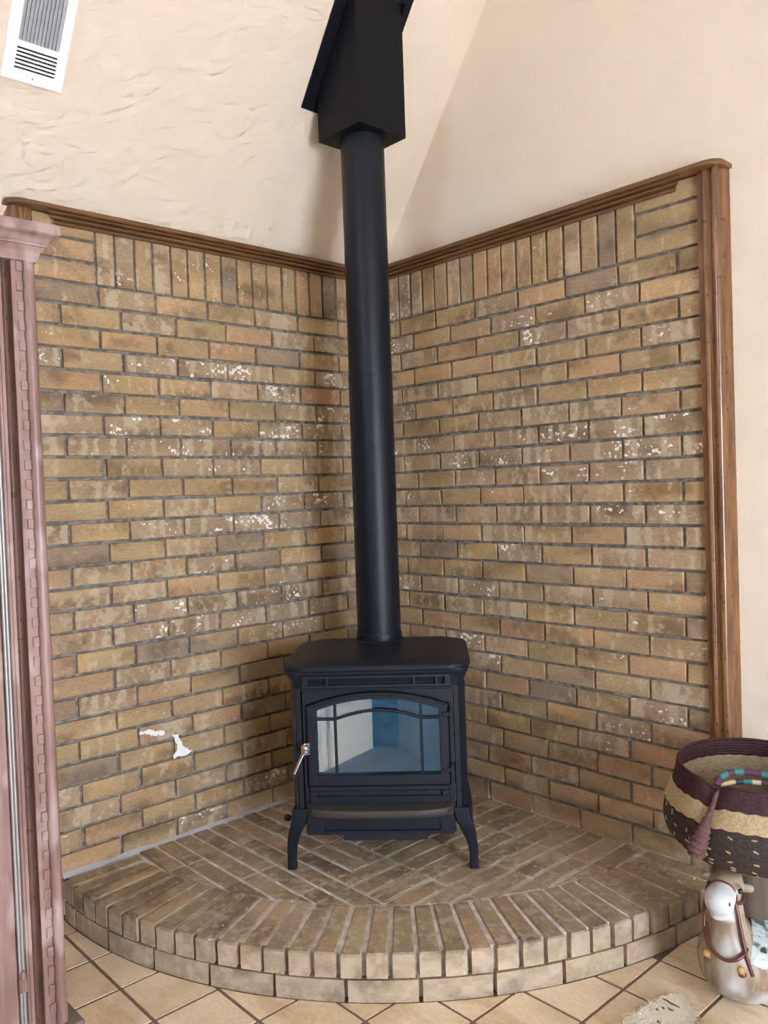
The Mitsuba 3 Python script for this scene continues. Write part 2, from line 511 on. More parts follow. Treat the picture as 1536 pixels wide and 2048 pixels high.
def wall_box(side, u0, u1, z0, z1, d0, d1, c, jit=0.0):
    """u: from the corner along the wall; d: out of the brick face (negative = into the wall)."""
    if side == 'L':
        return cbox(d0, d1, -u1, -u0, z0, z1, c, jit) if c else bx(d0, d1, -u1, -u0, z0, z1)
    return cbox(u0, u1, -d1, -d0, z0, z1, c, jit) if c else bx(u0, u1, -d1, -d0, z0, z1)


PH = {'L': (1.32072, 1.45977), 'R': (1.49965, 1.36064)}
for side, root in (('L', 'wall_left'), ('R', 'wall_right')):
    U_END = U_ENDS[side]
    put(root + '__mortar', wall_box(side, 0.0, U_END + 0.004, -0.02, 30 * H - 0.006, -WT - 0.002, -0.0135, 0), 'mortar', label='grey mortar bed')
    for r in range(27):
        z0, z1 = (26 - r) * H + JW / 2, (27 - r) * H - JW / 2
        if r == 26: z0 = -0.004
        ph = PH[side][r % 2]
        js = [0.0] + sorted(ph - k * LB for k in range(-1, 9) if 0.02 < ph - k * LB < U_END - 0.02) + [U_END]
        for k in range(len(js) - 1):
            a = js[k] + (JW / 2 if k else 0.0145)
            b = js[k + 1] - (JW / 2 if k < len(js) - 2 else 0.0)
            if b - a < 0.02: continue
            w = rng.normal(0, 0.0012, 4)
            o = rng.normal(0, 0.0008)
            put(root + '__brick', wall_box(side, a + w[0], b + w[1], z0 + w[2] * .8, z1 + w[3] * .8, -0.0155, o, 0.0024, 0.0005), pick(side, r))
    # soldier course with a stack of three at its outer end
    zt0, zt1 = 27 * H + JW / 2, 30 * H - 0.006
    uend = U_STACK[side]
    for k in range(3):
        w = rng.normal(0, 0.001, 4)
        put(root + '__brick', wall_box(side, uend + JW / 2 + w[0], U_END, 27 * H + k * H + JW / 2, 27 * H + (k + 1) * H - JW / 2 + (-0.002 if k == 2 else 0), -0.0155, rng.normal(0, .0008), 0.0024, 0.0005), pick(side, 5 if side == 'L' and k else 99))
    n = 18
    pit = 0.0735
    for k in range(n):
        w = rng.normal(0, 0.001, 4)
        a = uend - n * pit + k * pit
        put(root + '__brick', wall_box(side, max(a + JW / 2 + w[0], 0.0145), a + pit - JW / 2 + w[1], zt0, zt1, -0.0155, rng.normal(0, .0008), 0.0024, 0.0005), pick(side, 6 if (side == 'L' and k > 11) or (side == 'R' and k in (1, 2, 6)) else 99))


def blob(pts, n=60, rough=0.0025, seed=1):
    poly = Polygon(pts).buffer(0.004).buffer(-0.002)
    c = [poly.exterior.interpolate(t, normalized=True) for t in np.linspace(0, 1, n, endpoint=False)]
    g = np.random.default_rng(seed)
    return Polygon([(p.x + g.normal(0, rough), p.y + g.normal(0, rough)) for p in c]).buffer(0)


# white smears on the left wall (u along -y, z)
for s, pts in ((3, [(-1.238, 0.431), (-1.20, 0.437), (-1.165, 0.424), (-1.13, 0.418), (-1.137, 0.408), (-1.17, 0.411), (-1.205, 0.423)]),
               (4, [(-1.103, 0.398), (-1.080, 0.388), (-1.062, 0.340), (-1.030, 0.318), (-1.045, 0.305), (-1.075, 0.308), (-1.105, 0.312), (-1.083, 0.345)])):
    g = blob(pts, seed=s)
    g = max(g.geoms, key=lambda q: q.area) if g.geom_type != 'Polygon' else g
    put('wall_left__paint_smear', extr(g, 0.0018, O=(0.0006, 0, 0), A=(0, 1, 0), B=(0, 0, 1), D=(1, 0, 0)), 'white_smear', label='white smear across the bricks')

# ------------------------------------------------------------------ wood trim of the brick panels
SH = 2.281                                  # under side of the shelf
for side, nm in (('L', 1), ('R', 2)):
    e1 = (0, -1, 0) if side == 'L' else (1, 0, 0)       # along the wall
    e2 = (1, 0, 0) if side == 'L' else (0, -1, 0)       # out of the wall
    u0 = 0.0 if side == 'L' else 0.058
    a, b, dep, r = u0, U_ENDS[side] + 0.092, 0.058, 0.050
    pl = [(a, -WT), (b, -WT), (b, dep - r)] + [(b - r + r * math.cos(t), dep - r + r * math.sin(t)) for t in np.linspace(0.1, math.pi / 2, 8)] + [(a, dep)]
    rings = []
    full = Polygon(pl)
    for z, ins in ((0.0, 0.003), (0.003, 0.0), (0.012, 0.0), (0.016, 0.003)):
        q = np.array([[p[0], p[1]] for p in pl])
        c = q.copy()
        c[:, 1] = np.where(q[:, 1] > 0, q[:, 1] - ins, q[:, 1])
        c[:, 0] = np.where(q[:, 0] > b - r - 1e-6, np.minimum(q[:, 0], b - ins), q[:, 0])
        rings.append(np.c_[c, np.full(len(c), SH + z)])
    sh = frame(loft(rings), (0, 0, 0), e1, e2, (0, 0, 1))
    put(f'trim_{nm}', sh, 'shelf_wood', smooth=25, kind='structure', label=('stained wood shelf cap along the top of the left brick panel' if side == 'L' else 'stained wood shelf cap along the top of the right brick panel'))
    prof = [(0.001, 2.246), (0.012, 2.246), (0.014, 2.249), (0.014, 2.2535), (0.008, 2.255), (0.008, 2.2575), (0.024, 2.2585), (0.028, 2.262), (0.028, 2.2665), (0.020, 2.2685), (0.020, 2.271), (0.040, 2.272), (0.044, 2.276), (0.044, 2.279), (0.034, 2.280), (0.001, 2.2805)]
    m = extr(prof, U_ENDS[side] - 0.07, O=(0, 0, 0), A=e2, B=(0, 0, 1), D=e1)
    v = m.vertices
    ua, da = (-v[:, 1], v[:, 0]) if side == 'L' else (v[:, 0], -v[:, 1])
    un = np.where(ua > 1.0, U_ENDS[side] - 0.083 + da, np.where(side == 'L', 0.0, da))
    if side == 'L': v[:, 1] = -un
    else: v[:, 0] = un
    m.vertices = v
    put(f'trim_{nm}__moulding', m, 'shelf_wood', label='stepped crown moulding under the shelf')
for side, nm in (('L', 3), ('R', 4)):
    # fluted end post: profile across u, out of the wall
    w0 = U_ENDS[side] + 0.001
    def arc(c, d, r, a0, a1, n=6):
        return [(c + r * math.cos(math.radians(t)), d + r * math.sin(math.radians(t))) for t in np.linspace(a0, a1, n)]
    P = [(w0, -WT), (w0, 0.014), (w0 + 0.016, 0.016)] + arc(w0 + 0.024, 0.0165, 0.0065, 175, 5) + [(w0 + 0.032, 0.0155), (w0 + 0.044, 0.017)]
    P += arc(w0 + 0.056, 0.008, 0.0145, 120, -10) + [(w0 + 0.072, -0.006), (w0 + 0.078, -0.020), (w0 + 0.081, -0.034), (w0 + 0.082, -WT)]
    e1 = (0, -1, 0) if side == 'L' else (1, 0, 0)
    e2 = (1, 0, 0) if side == 'L' else (0, -1, 0)
    put(f'trim_{nm}', extr(P, SH - 0.001 - ZF, O=(0, 0, ZF), A=e1, B=e2, D=(0, 0, 1)), 'trim_wood', smooth=28, kind='structure',
        label='glossy brown fluted wood post at the outer edge of the ' + ('left' if side == 'L' else 'right') + ' brick panel')

# ------------------------------------------------------------------ hearth
cx, cy = NOSE_C


def sector(r0, r1, a0, a1, n=4):
    t = np.linspace(a0, a1, n)
    return Polygon([(cx + r1 * math.cos(x), cy + r1 * math.sin(x)) for x in t] + [(cx + r0 * math.cos(x), cy + r0 * math.sin(x)) for x in t[::-1]])


quad = sbox(0.002, -2.0, 2.0, -0.002)
core = Point(cx, cy).buffer(NOSE_R - 0.024, 96).intersection(quad)
core_m = trimesh.creation.extrude_polygon(core, -ZF - 0.003 - 0.0035, engine='earcut').apply_translation((0, 0, ZF + 0.003 - 0.003))
put('hearth', core_m, 'hearth_mortar', label='raised quarter-round brick hearth in the corner under the black stove', cat='hearth')
# nose course
A0, A1 = math.radians(-90.9), math.radians(-0.9)
NN = 33
da = (A1 - A0) / NN
for k in range(NN):
    g = 0.0068 / NOSE_R
    a0, a1 = A0 + k * da + g + rng.normal(0, .0006), A0 + (k + 1) * da - g + rng.normal(0, .0006)
    rj = rng.normal(0, 0.0018)
    q = sector(INN_R + 0.007, NOSE_R + rj, a0, a1, 2).intersection(quad)
    if q.is_empty: continue
    a = np.array(q.convex_hull.exterior.coords)[:-1]
    b = np.array(q.convex_hull.buffer(-0.004, join_style=2).exterior.coords)[:-1]
    zt = rng.normal(0, 0.0012)
    P = np.vstack([np.c_[b, np.full(len(b), -0.0725)], np.c_[a, np.full(len(a), -0.0695)], np.c_[a, np.full(len(a), zt - 0.005)], np.c_[b, np.full(len(b), zt)]])
    put('hearth__nose_brick', man2tm(m3.Manifold.hull_points(P)), HBRICK[int(rng.integers(3))])
# lower course of long curved bricks
pb = 2.83 * da
k = 0
a = A0 - 0.6 * pb
while a < A1 - 0.02:
    a0, a1 = max(a + 0.006 / NOSE_R, A0), min(a + pb - 0.006 / NOSE_R, A1)
    q = sector(1.44, NOSE_R - 0.001 + rng.normal(0, .001), a0, a1, 6).intersection(quad)
    if q.geom_type == 'Polygon' and q.area > 1e-4:
        put('hearth__base_brick', trimesh.creation.extrude_polygon(q, -0.0755 - ZF + 0.001, engine='earcut').apply_translation((0, 0, ZF - 0.001)), HBRICK[int(rng.integers(3))])
    a += pb
# paving: bricks along y on the right of the diagonal, along x on its left
inner = Point(cx, cy).buffer(INN_R, 96).intersection(quad)
XB, YB = 0.2335, 0.2235
for i in range(0, 7):
    for j in range(0, 7):
        x0, y1 = i * XB + 0.001, -j * YB
        along_y = i >= j
        for s in range(3):
            g = 0.0072
            if along_y:
                q = sbox(x0 + s * XB / 3 + g, y1 - YB + g * .7, x0 + (s + 1) * XB / 3 - g, y1 - g * .7)
            else:
                q = sbox(x0 + g * .7, y1 - (s + 1) * YB / 3 + g, x0 + XB - g * .7, y1 - s * YB / 3 - g)
            q = affinity.rotate(q, rng.normal(0, 0.35)).intersection(inner)
            if q.is_empty or q.geom_type != 'Polygon' or q.area < 4e-4: continue
            q = q.simplify(0.0005)
            put('hearth__paving_brick', bevel_extr(q, -0.008, rng.normal(-0.0004, 0.0007), 0.0025), HBRICK[int(rng.integers(3))])

# grey mortar fillets where the hearth meets the walls
for nm_, rot, ln in (('L', 0, 1.54),):
    n_ = 90
    us = np.linspace(0.004, ln, n_)
    wz = (0.013 + 0.006 * (meshkit.fbm(np.c_[us * 14, us * 0, us * 0 + rot * 7], 3, 3) - 0.5) * 2) * np.clip(0.35 + us / 1.1, 0, 1)
    wo = 0.008 + 0.010 * (meshkit.fbm(np.c_[us * 11, us * 0 + 3, us * 0 + rot * 5], 3, 4) - 0.5) * 2
    if rot: wz, wo = wz * 0.5, wo * 0.9
    rg = []
    for u_, a_, b_ in zip(us, wz, wo):
        q_ = [(0.0002, -0.004), (b_, -0.004), (b_ * .45, a_ * .4), (0.0028, a_), (0.0002, a_)]
        rg.append(np.array([(d_, -u_, z_) if not rot else (u_, -d_, z_) for d_, z_ in q_]))
    put('hearth__mortar_fillet', loft(rg), 'fillet_mortar', label='smeared grey mortar along the foot of the ' + ('left' if not rot else 'right') + ' brick wall')

# ------------------------------------------------------------------ stove (local: X right, Y back, Z up; origin between the front feet)
sd = np.array([0.717, 0.697, 0.0]); sd /= np.linalg.norm(sd)
sn = np.array([sd[1], -sd[0], 0.0])
SO = np.array([0.764, -0.746, 0.0015])


def st(m):
    return frame(m, SO, sd, -sn, (0, 0, 1))


def sput(key, m, bsdf='cast_iron', smooth=False, **k):
    return put(key, st(m), bsdf, smooth, **k)


XC = 0.004
tag('stove', 'black cast iron stove with arched glass door and curved legs on the brick hearth', 'stove')
plan = [(-0.252, 0.0), (0.260, 0.0), (0.260, 0.45), (-0.252, 0.45)]
shell = extr(plan, 0.51, O=(0, 0, 0.128))
body = m3.Manifold(m3.Mesh(shell.vertices.astype(np.float32), shell.faces.astype(np.uint32)))


def arch(x0, x1, z0, zs, zc, n=24):
    t = np.linspace(0, 1, n)
    top = [(x1 + (x0 - x1) * q, zs + (zc - zs) * (1 - (2 * q - 1) ** 2)) for q in t]
    return Polygon([(x0, z0), (x1, z0)] + top)


def fr(poly, y_front, y_back):
    return extr(poly, y_back - y_front, O=(0, y_back, 0), A=(1, 0, 0), B=(0, 0, 1), D=(0, -1, 0))


outer, opening = arch(-0.236, 0.243, 0.296, 0.568, 0.612), arch(-0.203, 0.213, 0.334, 0.553, 0.590)
for cut in (fr(outer.buffer(0.0055, join_style=2), -0.05, 0.010), fr(opening.buffer(0.006), -0.05, 0.03), bx(-0.215, 0.225, 0.012, 0.34, 0.322, 0.604)):
    if cut.volume < 0: cut.invert()
    body = body - m3.Manifold(m3.Mesh(cut.vertices.astype(np.float32), cut.faces.astype(np.uint32)))
sput('stove__body', man2tm(body))
# firebox lining: angled firebricks left and right of a dark back plate
for P, b in (([(-0.206, 0.014), (-0.190, 0.014), (-0.035, 0.270), (-0.045, 0.282)], 'firebrick'), ([(0.214, 0.014), (0.200, 0.014), (0.062, 0.270), (0.072, 0.282)], 'firebrick_sooty'), ([(-0.045, 0.2825), (0.072, 0.2825), (0.072, 0.295), (-0.045, 0.295)], 'soot')):
    sput('stove__firebox_panel', extr(P, 0.245, O=(0, 0, 0.334)), b, label='pale firebrick panel seen through the glass' if b == 'firebrick' else 'grey sooty firebrick panel' if b == 'firebrick_sooty' else 'dark back plate of the firebox')
sput('stove__firebox_floor', bx(-0.206, 0.214, 0.013, 0.30, 0.3235, 0.333), 'firebrick_sooty', label='ash grey floor of the firebox')
for sgn in (-1, 1):
    x0 = XC + sgn * 0.256
    x1 = XC + sgn * 0.300
    P = [(x0 + sgn * 0.004, -0.006), (x0 + sgn * 0.020, -0.006), (x0 + sgn * 0.024, -0.002), (x1 - sgn * 0.006, 0.022), (x1, 0.034), (x1, 0.105), (x0 + sgn * .004, 0.105)]
    if sgn < 0: P = P[::-1]
    sput('stove__corner_post', extr(P, 0.475, O=(0, 0, 0.155)), smooth=20)
    # arched raised panel on the angled face of the post
    c0, c1 = np.array([x0 + sgn * 0.024, -0.002]), np.array([x1 - sgn * 0.006, 0.022])
    e = c1 - c0; L_ = np.linalg.norm(e); e /= L_
    nrm = np.array([e[1], -e[0]]) * (1 if sgn > 0 else -1)
    w = L_ - 0.005
    pan = Polygon([(0.0025, 0.215), (0.0025 + w - .003, 0.215), (0.0025 + w - .003, 0.52)] + [(0.0025 + (w - .003) / 2 + (w - .003) / 2 * math.cos(t), 0.52 + 0.02 * math.sin(t)) for t in np.linspace(0.2, math.pi, 8)])
    sput('stove__corner_post', extr(pan, 0.004, O=(*(c0 - nrm * 0.001), 0), A=(*e, 0), B=(0, 0, 1), D=(*nrm, 0)))
    sput('stove__post_foot_band', cbox(min(x0 + sgn * .004, x1 + sgn * .004), max(x0 + sgn * .004, x1 + sgn * .004), -0.010, 0.11, 0.195, 0.207, 0.003))
# flaring crown under the top
rings = []
for z, o in ((0.618, 0.0), (0.630, 0.001), (0.645, 0.004), (0.660, 0.009), (0.672, 0.015), (0.682, 0.019), (0.690, 0.019)):
    rings.append(rrect(XC - 0.296 - o, XC + 0.296 + o, -0.004 - o, 0.452 + o, 0.045, z))
sput('stove__crown', loft(rings), smooth=25)
# top plate
rings = []
for z, i in ((0.686, 0.008), (0.690, 0.001), (0.694, 0.0), (0.703, 0.0), (0.707, 0.004), (0.715, 0.034), (0.717, 0.042), (0.720, 0.050), (0.7225, 0.090), (0.724, 0.14)):
    rings.append(rrect(XC - 0.322 + i, XC + 0.322 - i, -0.034 + i, 0.475 - i, 0.085 - 0.25 * i, z, 8))
sput('stove__top_plate', loft(rings), smooth=20)
sput('stove__flue_collar', st_m := lathe([(0.0, 0.70), (0.096, 0.70), (0.096, 0.724), (0.092, 0.727), (0.0, 0.7275)], 48, (-0.005, 0.3815, 0)), smooth=30)
# grille frieze under the crown
g = Polygon([(-0.246, 0.632), (0.254, 0.632), (0.254, 0.672), (-0.246, 0.672)])
for a, b in ((-0.228, -0.166), (-0.158, 0.128), (0.137, 0.205), (0.213, 0.236)):
    g = g.difference(sbox(a, 0.641, b, 0.664))
sput('stove__grille', extr(g, 0.022, O=(0, -0.002, 0), A=(1, 0, 0), B=(0, 0, 1), D=(0, -1, 0)))
sput('stove__grille_backing', bx(-0.24, 0.25, -0.008, -0.001, 0.636, 0.669), 'cast_iron')
sput('stove__frieze_bead', cbox(-0.249, 0.257, -0.012, 0.0, 0.621, 0.629, 0.002))


tag('stove__door', 'arched cast iron door frame')
dm = []
for ins, yf in ((0.0, -0.014), (0.003, -0.018), (0.008, -0.021)):
    o = outer.buffer(-ins, join_style=2)
    i = opening.buffer(max(0.010 - ins, 0.0), join_style=2)
    dm.append(fr(o.difference(i), yf, 0.0095 if ins == 0 else -0.0135))
sput('stove__door', cat(*dm, fr(outer.buffer(-0.012).difference(opening), -0.012, 0.0095)))
sput('stove__door__glass', fr(opening.buffer(0.004), -0.0060, -0.0055), 'stove_glass', label='glass pane with a blue sheen')
for x in (-0.139, 0.152):
    zt = 0.553 + (0.590 - 0.553) * (1 - (2 * (x + 0.203) / 0.416 - 1) ** 2)
    sput('stove__door__muntin', cbox(x - 0.0045, x + 0.0045, -0.018, -0.0065, 0.330, zt + 0.004, 0.002))
t = np.linspace(0, 1, 30)
bar = []
for s in t:
    x = -0.206 + 0.422 * s
    k = min(max((x + 0.139) / (0.152 + 0.139), 0), 1)
    bar.append((x, -0.0125, 0.524 + 0.028 * math.sin(math.pi * k) ** 1.0))
sput('stove__door__muntin', tube(bar, 0.0055, 8), smooth=30)
for z in (0.536, 0.348):
    sput('stove__door__hinge', cat(cyl((0.252, -0.020, z - 0.018), (0.252, -0.020, z + 0.018), 0.0075, 14), cbox(0.222, 0.254, -0.026, -0.010, z - 0.007, z + 0.007, 0.002)))
# handle
hz = 0.437
coil = [(-0.238 + 0.0125 * math.cos(a) * (1 - .1 * abs(a - 12) / 12), -0.048 + 0.0125 * math.sin(a), hz + 0.012 - 0.00135 * a * 0.9) for a in np.linspace(0, 25, 120)]
tag('stove__door__handle', 'silver spiral handle with lever')
sput('stove__door__handle', cat(tube(coil, 0.0032, 8), cyl((-0.238, -0.01, hz), (-0.238, -0.046, hz), 0.007, 14), ball((-0.238, -0.048, hz), 0.011)), 'chrome', smooth=40)
sput('stove__door__handle_lever', cat(tube([(-0.240, -0.05, hz - 0.008), (-0.252, -0.056, hz - 0.030), (-0.279, -0.064, hz - 0.088)], [0.006, 0.006, 0.0055], 12)), 'chrome', smooth=40)
sput('stove__door__handle_tip', tube([(-0.277, -0.0635, hz - 0.083), (-0.283, -0.066, hz - 0.098)], [0.0066, 0.006], 12), 'iron_dark', smooth=40)
# apron between door and ledge
sput('stove__air_slot_panel', cat(cbox(-0.236, 0.243, -0.010, 0.0, 0.274, 0.292, 0.003), cbox(-0.236, 0.243, -0.010, 0.0, 0.228, 0.256, 0.003), cbox(-0.236, -0.208, -0.010, 0.0, 0.255, 0.275, 0.003), cbox(0.214, 0.243, -0.010, 0.0, 0.255, 0.275, 0.003)))
# bowed ash ledge
rings = []
for z, i in ((0.200, 0.010), (0.204, 0.003), (0.212, 0.0), (0.222, 0.0), (0.228, 0.004), (0.230, 0.010)):
    xs = np.linspace(-0.246 + i * .5, 0.254 - i * .5, 25)
    s = (xs - XC) / 0.25
    yf = -(0.066 - i) * np.clip(1 - np.abs(s) ** 4, 0, 1) ** 0.5 - 0.010
    rings.append(np.vstack([np.c_[xs, yf, np.full(25, z)], np.c_[[xs[-1], xs[0]], [0.004, 0.004], [z, z]]]))
sput('stove__ash_ledge', loft(rings), 'iron_dusty', smooth=30)
# lower apron with an inset panel
lo = Polygon([(-0.246, 0.128), (0.252, 0.128), (0.252, 0.199), (-0.246, 0.199)]).difference(sbox(-0.190, 0.140, 0.207, 0.176))
sput('stove__lower_apron', cat(fr(lo, -0.016, 0.0), bx(-0.19, 0.207, -0.008, 0.0, 0.14, 0.176)))
sput('stove__ash_pan', cbox(-0.128, 0.160, 0.03, 0.30, 0.088, 0.130, 0.003), 'iron_dark')
sput('stove__base_skirt', cbox(-0.21, 0.22, 0.05, 0.36, 0.112, 0.130, 0.004), 'iron_dark')
sput('stove__air_control', cat(cyl((-0.25, 0.05, 0.165), (-0.318, 0.05, 0.165), 0.005, 12), ball((-0.325, 0.05, 0.163), (0.013, 0.011, 0.012))), 'iron_dark', smooth=40)
# cabriole legs


def leg(sx, y):
    K = [(0.272, 0.215, 0.027, 0.030), (0.282, 0.170, 0.026, 0.030), (0.296, 0.132, 0.0225, 0.026), (0.307, 0.095, 0.018, 0.020), (0.312, 0.060, 0.0155, 0.017), (0.313, 0.025, 0.0145, 0.016), (0.313, 0.008, 0.0155, 0.017), (0.313, 0.0, 0.0155, 0.017)]
    K = np.array(K)
    zz = np.linspace(0, 1, 22)
    s = np.linspace(0, 1, len(K))
    from scipy.interpolate import PchipInterpolator
    X, Z, WX, WY = (PchipInterpolator(s, K[:, c])(zz) for c in range(4))
    rings = [rrect(XC + sx * x - wx, XC + sx * x + wx, y - wy, y + wy, 0.006, z, 3) for x, z, wx, wy in zip(X, Z, WX, WY)]
    return loft(rings[::-1])


for sx in (-1, 1):
    for y in (0.018, 0.42):
        sput('stove__leg', leg(sx, y), smooth=35)

# ------------------------------------------------------------------ stove pipe and ceiling box
PX, PY = 0.4945, -0.4760
tag('stove_pipe', 'tall straight black stove pipe rising from the stove to the ceiling box', 'stove pipe')
put('stove_pipe__section', lathe([(0.0, 0.728), (0.0835, 0.728), (0.0835, 1.731), (0.0, 1.731)], 72, (PX, PY, 0)), 'pipe_black', smooth=30)
put('stove_pipe__section', lathe([(0.0, 1.7315), (0.0818, 1.7315), (0.0823, 1.735), (0.0823, 2.64), (0.0, 2.64)], 72, (PX, PY, 0)), 'pipe_black', smooth=30)
put('stove_pipe__seam_ring', lathe([(0.082, 1.726), (0.0845, 1.728), (0.0845, 1.7335), (0.082, 1.7345)], 72, (PX, PY, 0)), 'pipe_black', smooth=30)
put('stove_pipe__base_ring', lathe([(0.083, 0.7285), (0.0865, 0.7292), (0.0865, 0.752), (0.0845, 0.756), (0.083, 0.756)], 72, (PX, PY, 0)), 'pipe_black', smooth=30)
BW, BZ = 0.117, 2.623
tag('ceiling_support_box', 'square black metal chimney support box hanging from the sloped ceiling', 'chimney box')
x0, x1, y0, y1 = PX - BW, PX + BW, PY - BW, PY + BW
v = [(x0, y0, BZ), (x1, y0, BZ), (x1, y1, BZ), (x0, y1, BZ), (x0, y0, cz(x0) - .001), (x1, y0, cz(x1) - .001), (x1, y1, cz(x1) - .001), (x0, y1, cz(x0) - .001)]
outer_b = m3.Manifold.hull_points(np.array(v))
put('ceiling_support_box__shell', man2tm(outer_b), 'box_black')
un = np.array([1, 0, SL]) / math.hypot(1, SL)            # up the slope
dn = np.array([SL, 0, -1]) / math.hypot(1, SL)           # out of the ceiling, into the room
MF = 0.050
for a, b, c, d in ((x0 - MF * .76, x1 + MF * .76, y0 - MF, y0), (x0 - MF * .76, x1 + MF * .76, y1, y1 + MF), (x0 - MF * .76, x0, y0, y1), (x1, x1 + MF * .76, y0, y1)):
    L_ = (b - a) * math.hypot(1, SL)
    pl = frame(bx(0, L_, c, d, 0.0, 0.004), (a, 0, cz(a)), un, (0, 1, 0), dn)
    put('ceiling_support_box__flange', pl, 'box_black')
for yy, s in ((y0, -1), (y1, 1)):                         # upturned legs of the side flanges against the box
    L_ = (x1 - x0) * math.hypot(1, SL)
    put('ceiling_support_box__flange', frame(bx(0, L_, min(yy, yy + s * .003), max(yy, yy + s * .003), 0.003, 0.03), (x0, 0, cz(x0)), un, (0, 1, 0), dn), 'box_black')

# ------------------------------------------------------------------ ceiling vent
tag('air_vent', 'white louvered air register in the sloped ceiling at upper left', 'air vent')
VX, VY0, VY1, VL = 0.223, -1.700, -1.517, 0.50
VO = np.array([VX, 0, cz(VX)])


def vf(m):
    return frame(m, VO, un, (0, 1, 0), dn)


fr_ = sbox(0, VY0, VL, VY1).difference(sbox(0.035, VY0 + 0.033, 0.101, VY1 - 0.028)).difference(sbox(0.114, VY0 + 0.033, VL - 0.114, VY1 - 0.028)).difference(sbox(VL - 0.101, VY0 + 0.033, VL - 0.035, VY1 - 0.028))
put('air_vent__frame', vf(trimesh.creation.extrude_polygon(fr_, 0.009, engine='earcut')), 'white_enamel')
put('air_vent__backing', vf(bx(0.03, VL - 0.03, VY0 + 0.03, VY1 - 0.025, 0.0003, 0.0012)), 'dark_void', label='dark duct behind the louvers')
for base in (0.035, VL - 0.101):
    for k in range(6):
        a = base + 0.0105 + k * 0.0112 - (0.0 if k else 0.004)
        put('air_vent__slat', vf(cbox(base + k * 0.0111 + 0.0050, base + k * 0.0111 + 0.0112, VY0 + 0.032, VY1 - 0.027, 0.0015, 0.0085, 0.001)), 'white_enamel')
nl = 11
wv = (VY1 - 0.028) - (VY0 + 0.033)
for k in range(nl):
    yc = VY0 + 0.033 + (k + 0.5) * wv / nl
    m = bx(0.114, VL - 0.114, -0.0062, 0.0062, -0.0006, 0.0006)
    m.apply_transform(trimesh.transformations.rotation_matrix(math.radians(-28), (1, 0, 0)))
    m.apply_translation((0, yc, 0.0048))
    put('air_vent__louver', vf(m), 'louver_grey')
put('air_vent__screw', vf(cyl((0.017, (VY0 + VY1) / 2, 0.008), (0.017, (VY0 + VY1) / 2, 0.0102), 0.0035, 12)), 'louver_grey')

# ------------------------------------------------------------------ armoire
tag('armoire', 'tall dusty rose wooden armoire with dentil trim against the left wall', 'armoire')
FX, AY1, AY0 = 0.60, -1.761, -2.95
put('armoire__body', bx(0.002, FX - 0.035, AY0 + 0.004, AY1 - 0.004, ZF + 0.002, 1.97), 'armoire_wood')


def arm_strip(s, P):
    """a strip of the front frame: P in (out of the face, inward from the outer edge); s=+1 the right side"""
    ye = AY1 if s > 0 else AY0
    return extr(Polygon([(FX + d, ye - s * t) for d, t in P]).buffer(0), 2.058, O=(0, 0, ZF + 0.0155))


for s in (1, -1):
    put('armoire__column', arm_strip(s, [(-0.06, 0.0), (-0.014, 0.001)] + [(-0.012 + 0.019 * math.sin(a) ** .8, 0.017 - 0.016 * math.cos(a)) for a in np.linspace(0.05, math.pi - 0.05, 16)] + [(-0.012, 0.034), (-0.06, 0.034)]), 'armoire_wood', smooth=30, label='rounded column moulding')
    put('armoire__dentil_strip', arm_strip(s, [(-0.06, 0.0342), (-0.0045, 0.0342), (-0.003, 0.0352), (-0.003, 0.0610), (-0.0045, 0.0625), (-0.06, 0.0625)]), 'armoire_wood')
    put('armoire__cove', arm_strip(s, [(-0.06, 0.0627), (-0.004, 0.0627)] + [(-0.004 - 0.020 * math.sin(a), 0.0755 - 0.0125 * math.cos(a)) for a in np.linspace(0.05, math.pi - 0.05, 12)] + [(-0.004, 0.0883), (-0.06, 0.0883)]), 'armoire_cove', smooth=30, label='dark brown hollow moulding')
    put('armoire__inner_stile', arm_strip(s, [(-0.06, 0.0885), (-0.003, 0.0885), (0.001, 0.090), (0.001, 0.098), (-0.002, 0.099), (-0.002, 0.101), (0.0, 0.102), (0.0, 0.105), (-0.006, 0.106), (-0.012, 0.107), (-0.012, 0.123), (-0.06, 0.123)]), 'armoire_wood')
# frieze rail across the top and the doors
put('armoire__frieze', bx(FX - 0.05, FX - 0.002, AY0 + 0.124, AY1 - 0.124, 1.86, 1.955), 'armoire_wood')
mid = (AY0 + AY1) / 2
for y0_, y1_ in ((mid + 0.002, AY1 - 0.1245), (AY0 + 0.1245, mid - 0.002)):
    d = put('armoire__door', cbox(FX - 0.034, FX - 0.012, y0_, y1_, ZF + 0.022, 1.855, 0.003), 'armoire_wood')
    for za, zb in ((0.0, 0.80), (0.90, 1.78)):
        rg = []
        for z_, i in ((-0.001, 0.0), (0.004, 0.006), (0.004, 0.02), (0.008, 0.04)):
            q = rrect(y0_ + 0.075 + i, y1_ - 0.075 - i, za + i, zb - i, 0.004, 0, 2)
            rg.append(np.c_[np.full(len(q), FX - 0.012 + z_), q[:, 0], q[:, 1]])
        put(f'{d}__raised_panel', loft(rg), 'armoire_wood')
    if y1_ > mid + 0.1:
        ky = AY1 - 0.115
        for dy in (0.004, -0.0045):
            put(f'{d}__edge_rod', cyl((FX - 0.0085, ky + dy, ZF + 0.022), (FX - 0.0085, ky + dy, 1.855), 0.0040, 12), 'pewter', smooth=40, label='grey metal rod along the door edge')
        for hz_ in (0.033, 1.70):
            put(f'{d}__hinge', lathe([(0.0, -0.028), (0.012, -0.026), (0.013, -0.020), (0.0125, 0.004), (0.009, 0.008), (0.008, 0.020), (0.005, 0.026), (0.0, 0.028)], 20, (FX - 0.002, ky, hz_)), 'armoire_wood', smooth=35, label='turned wooden-toned hinge knuckle')
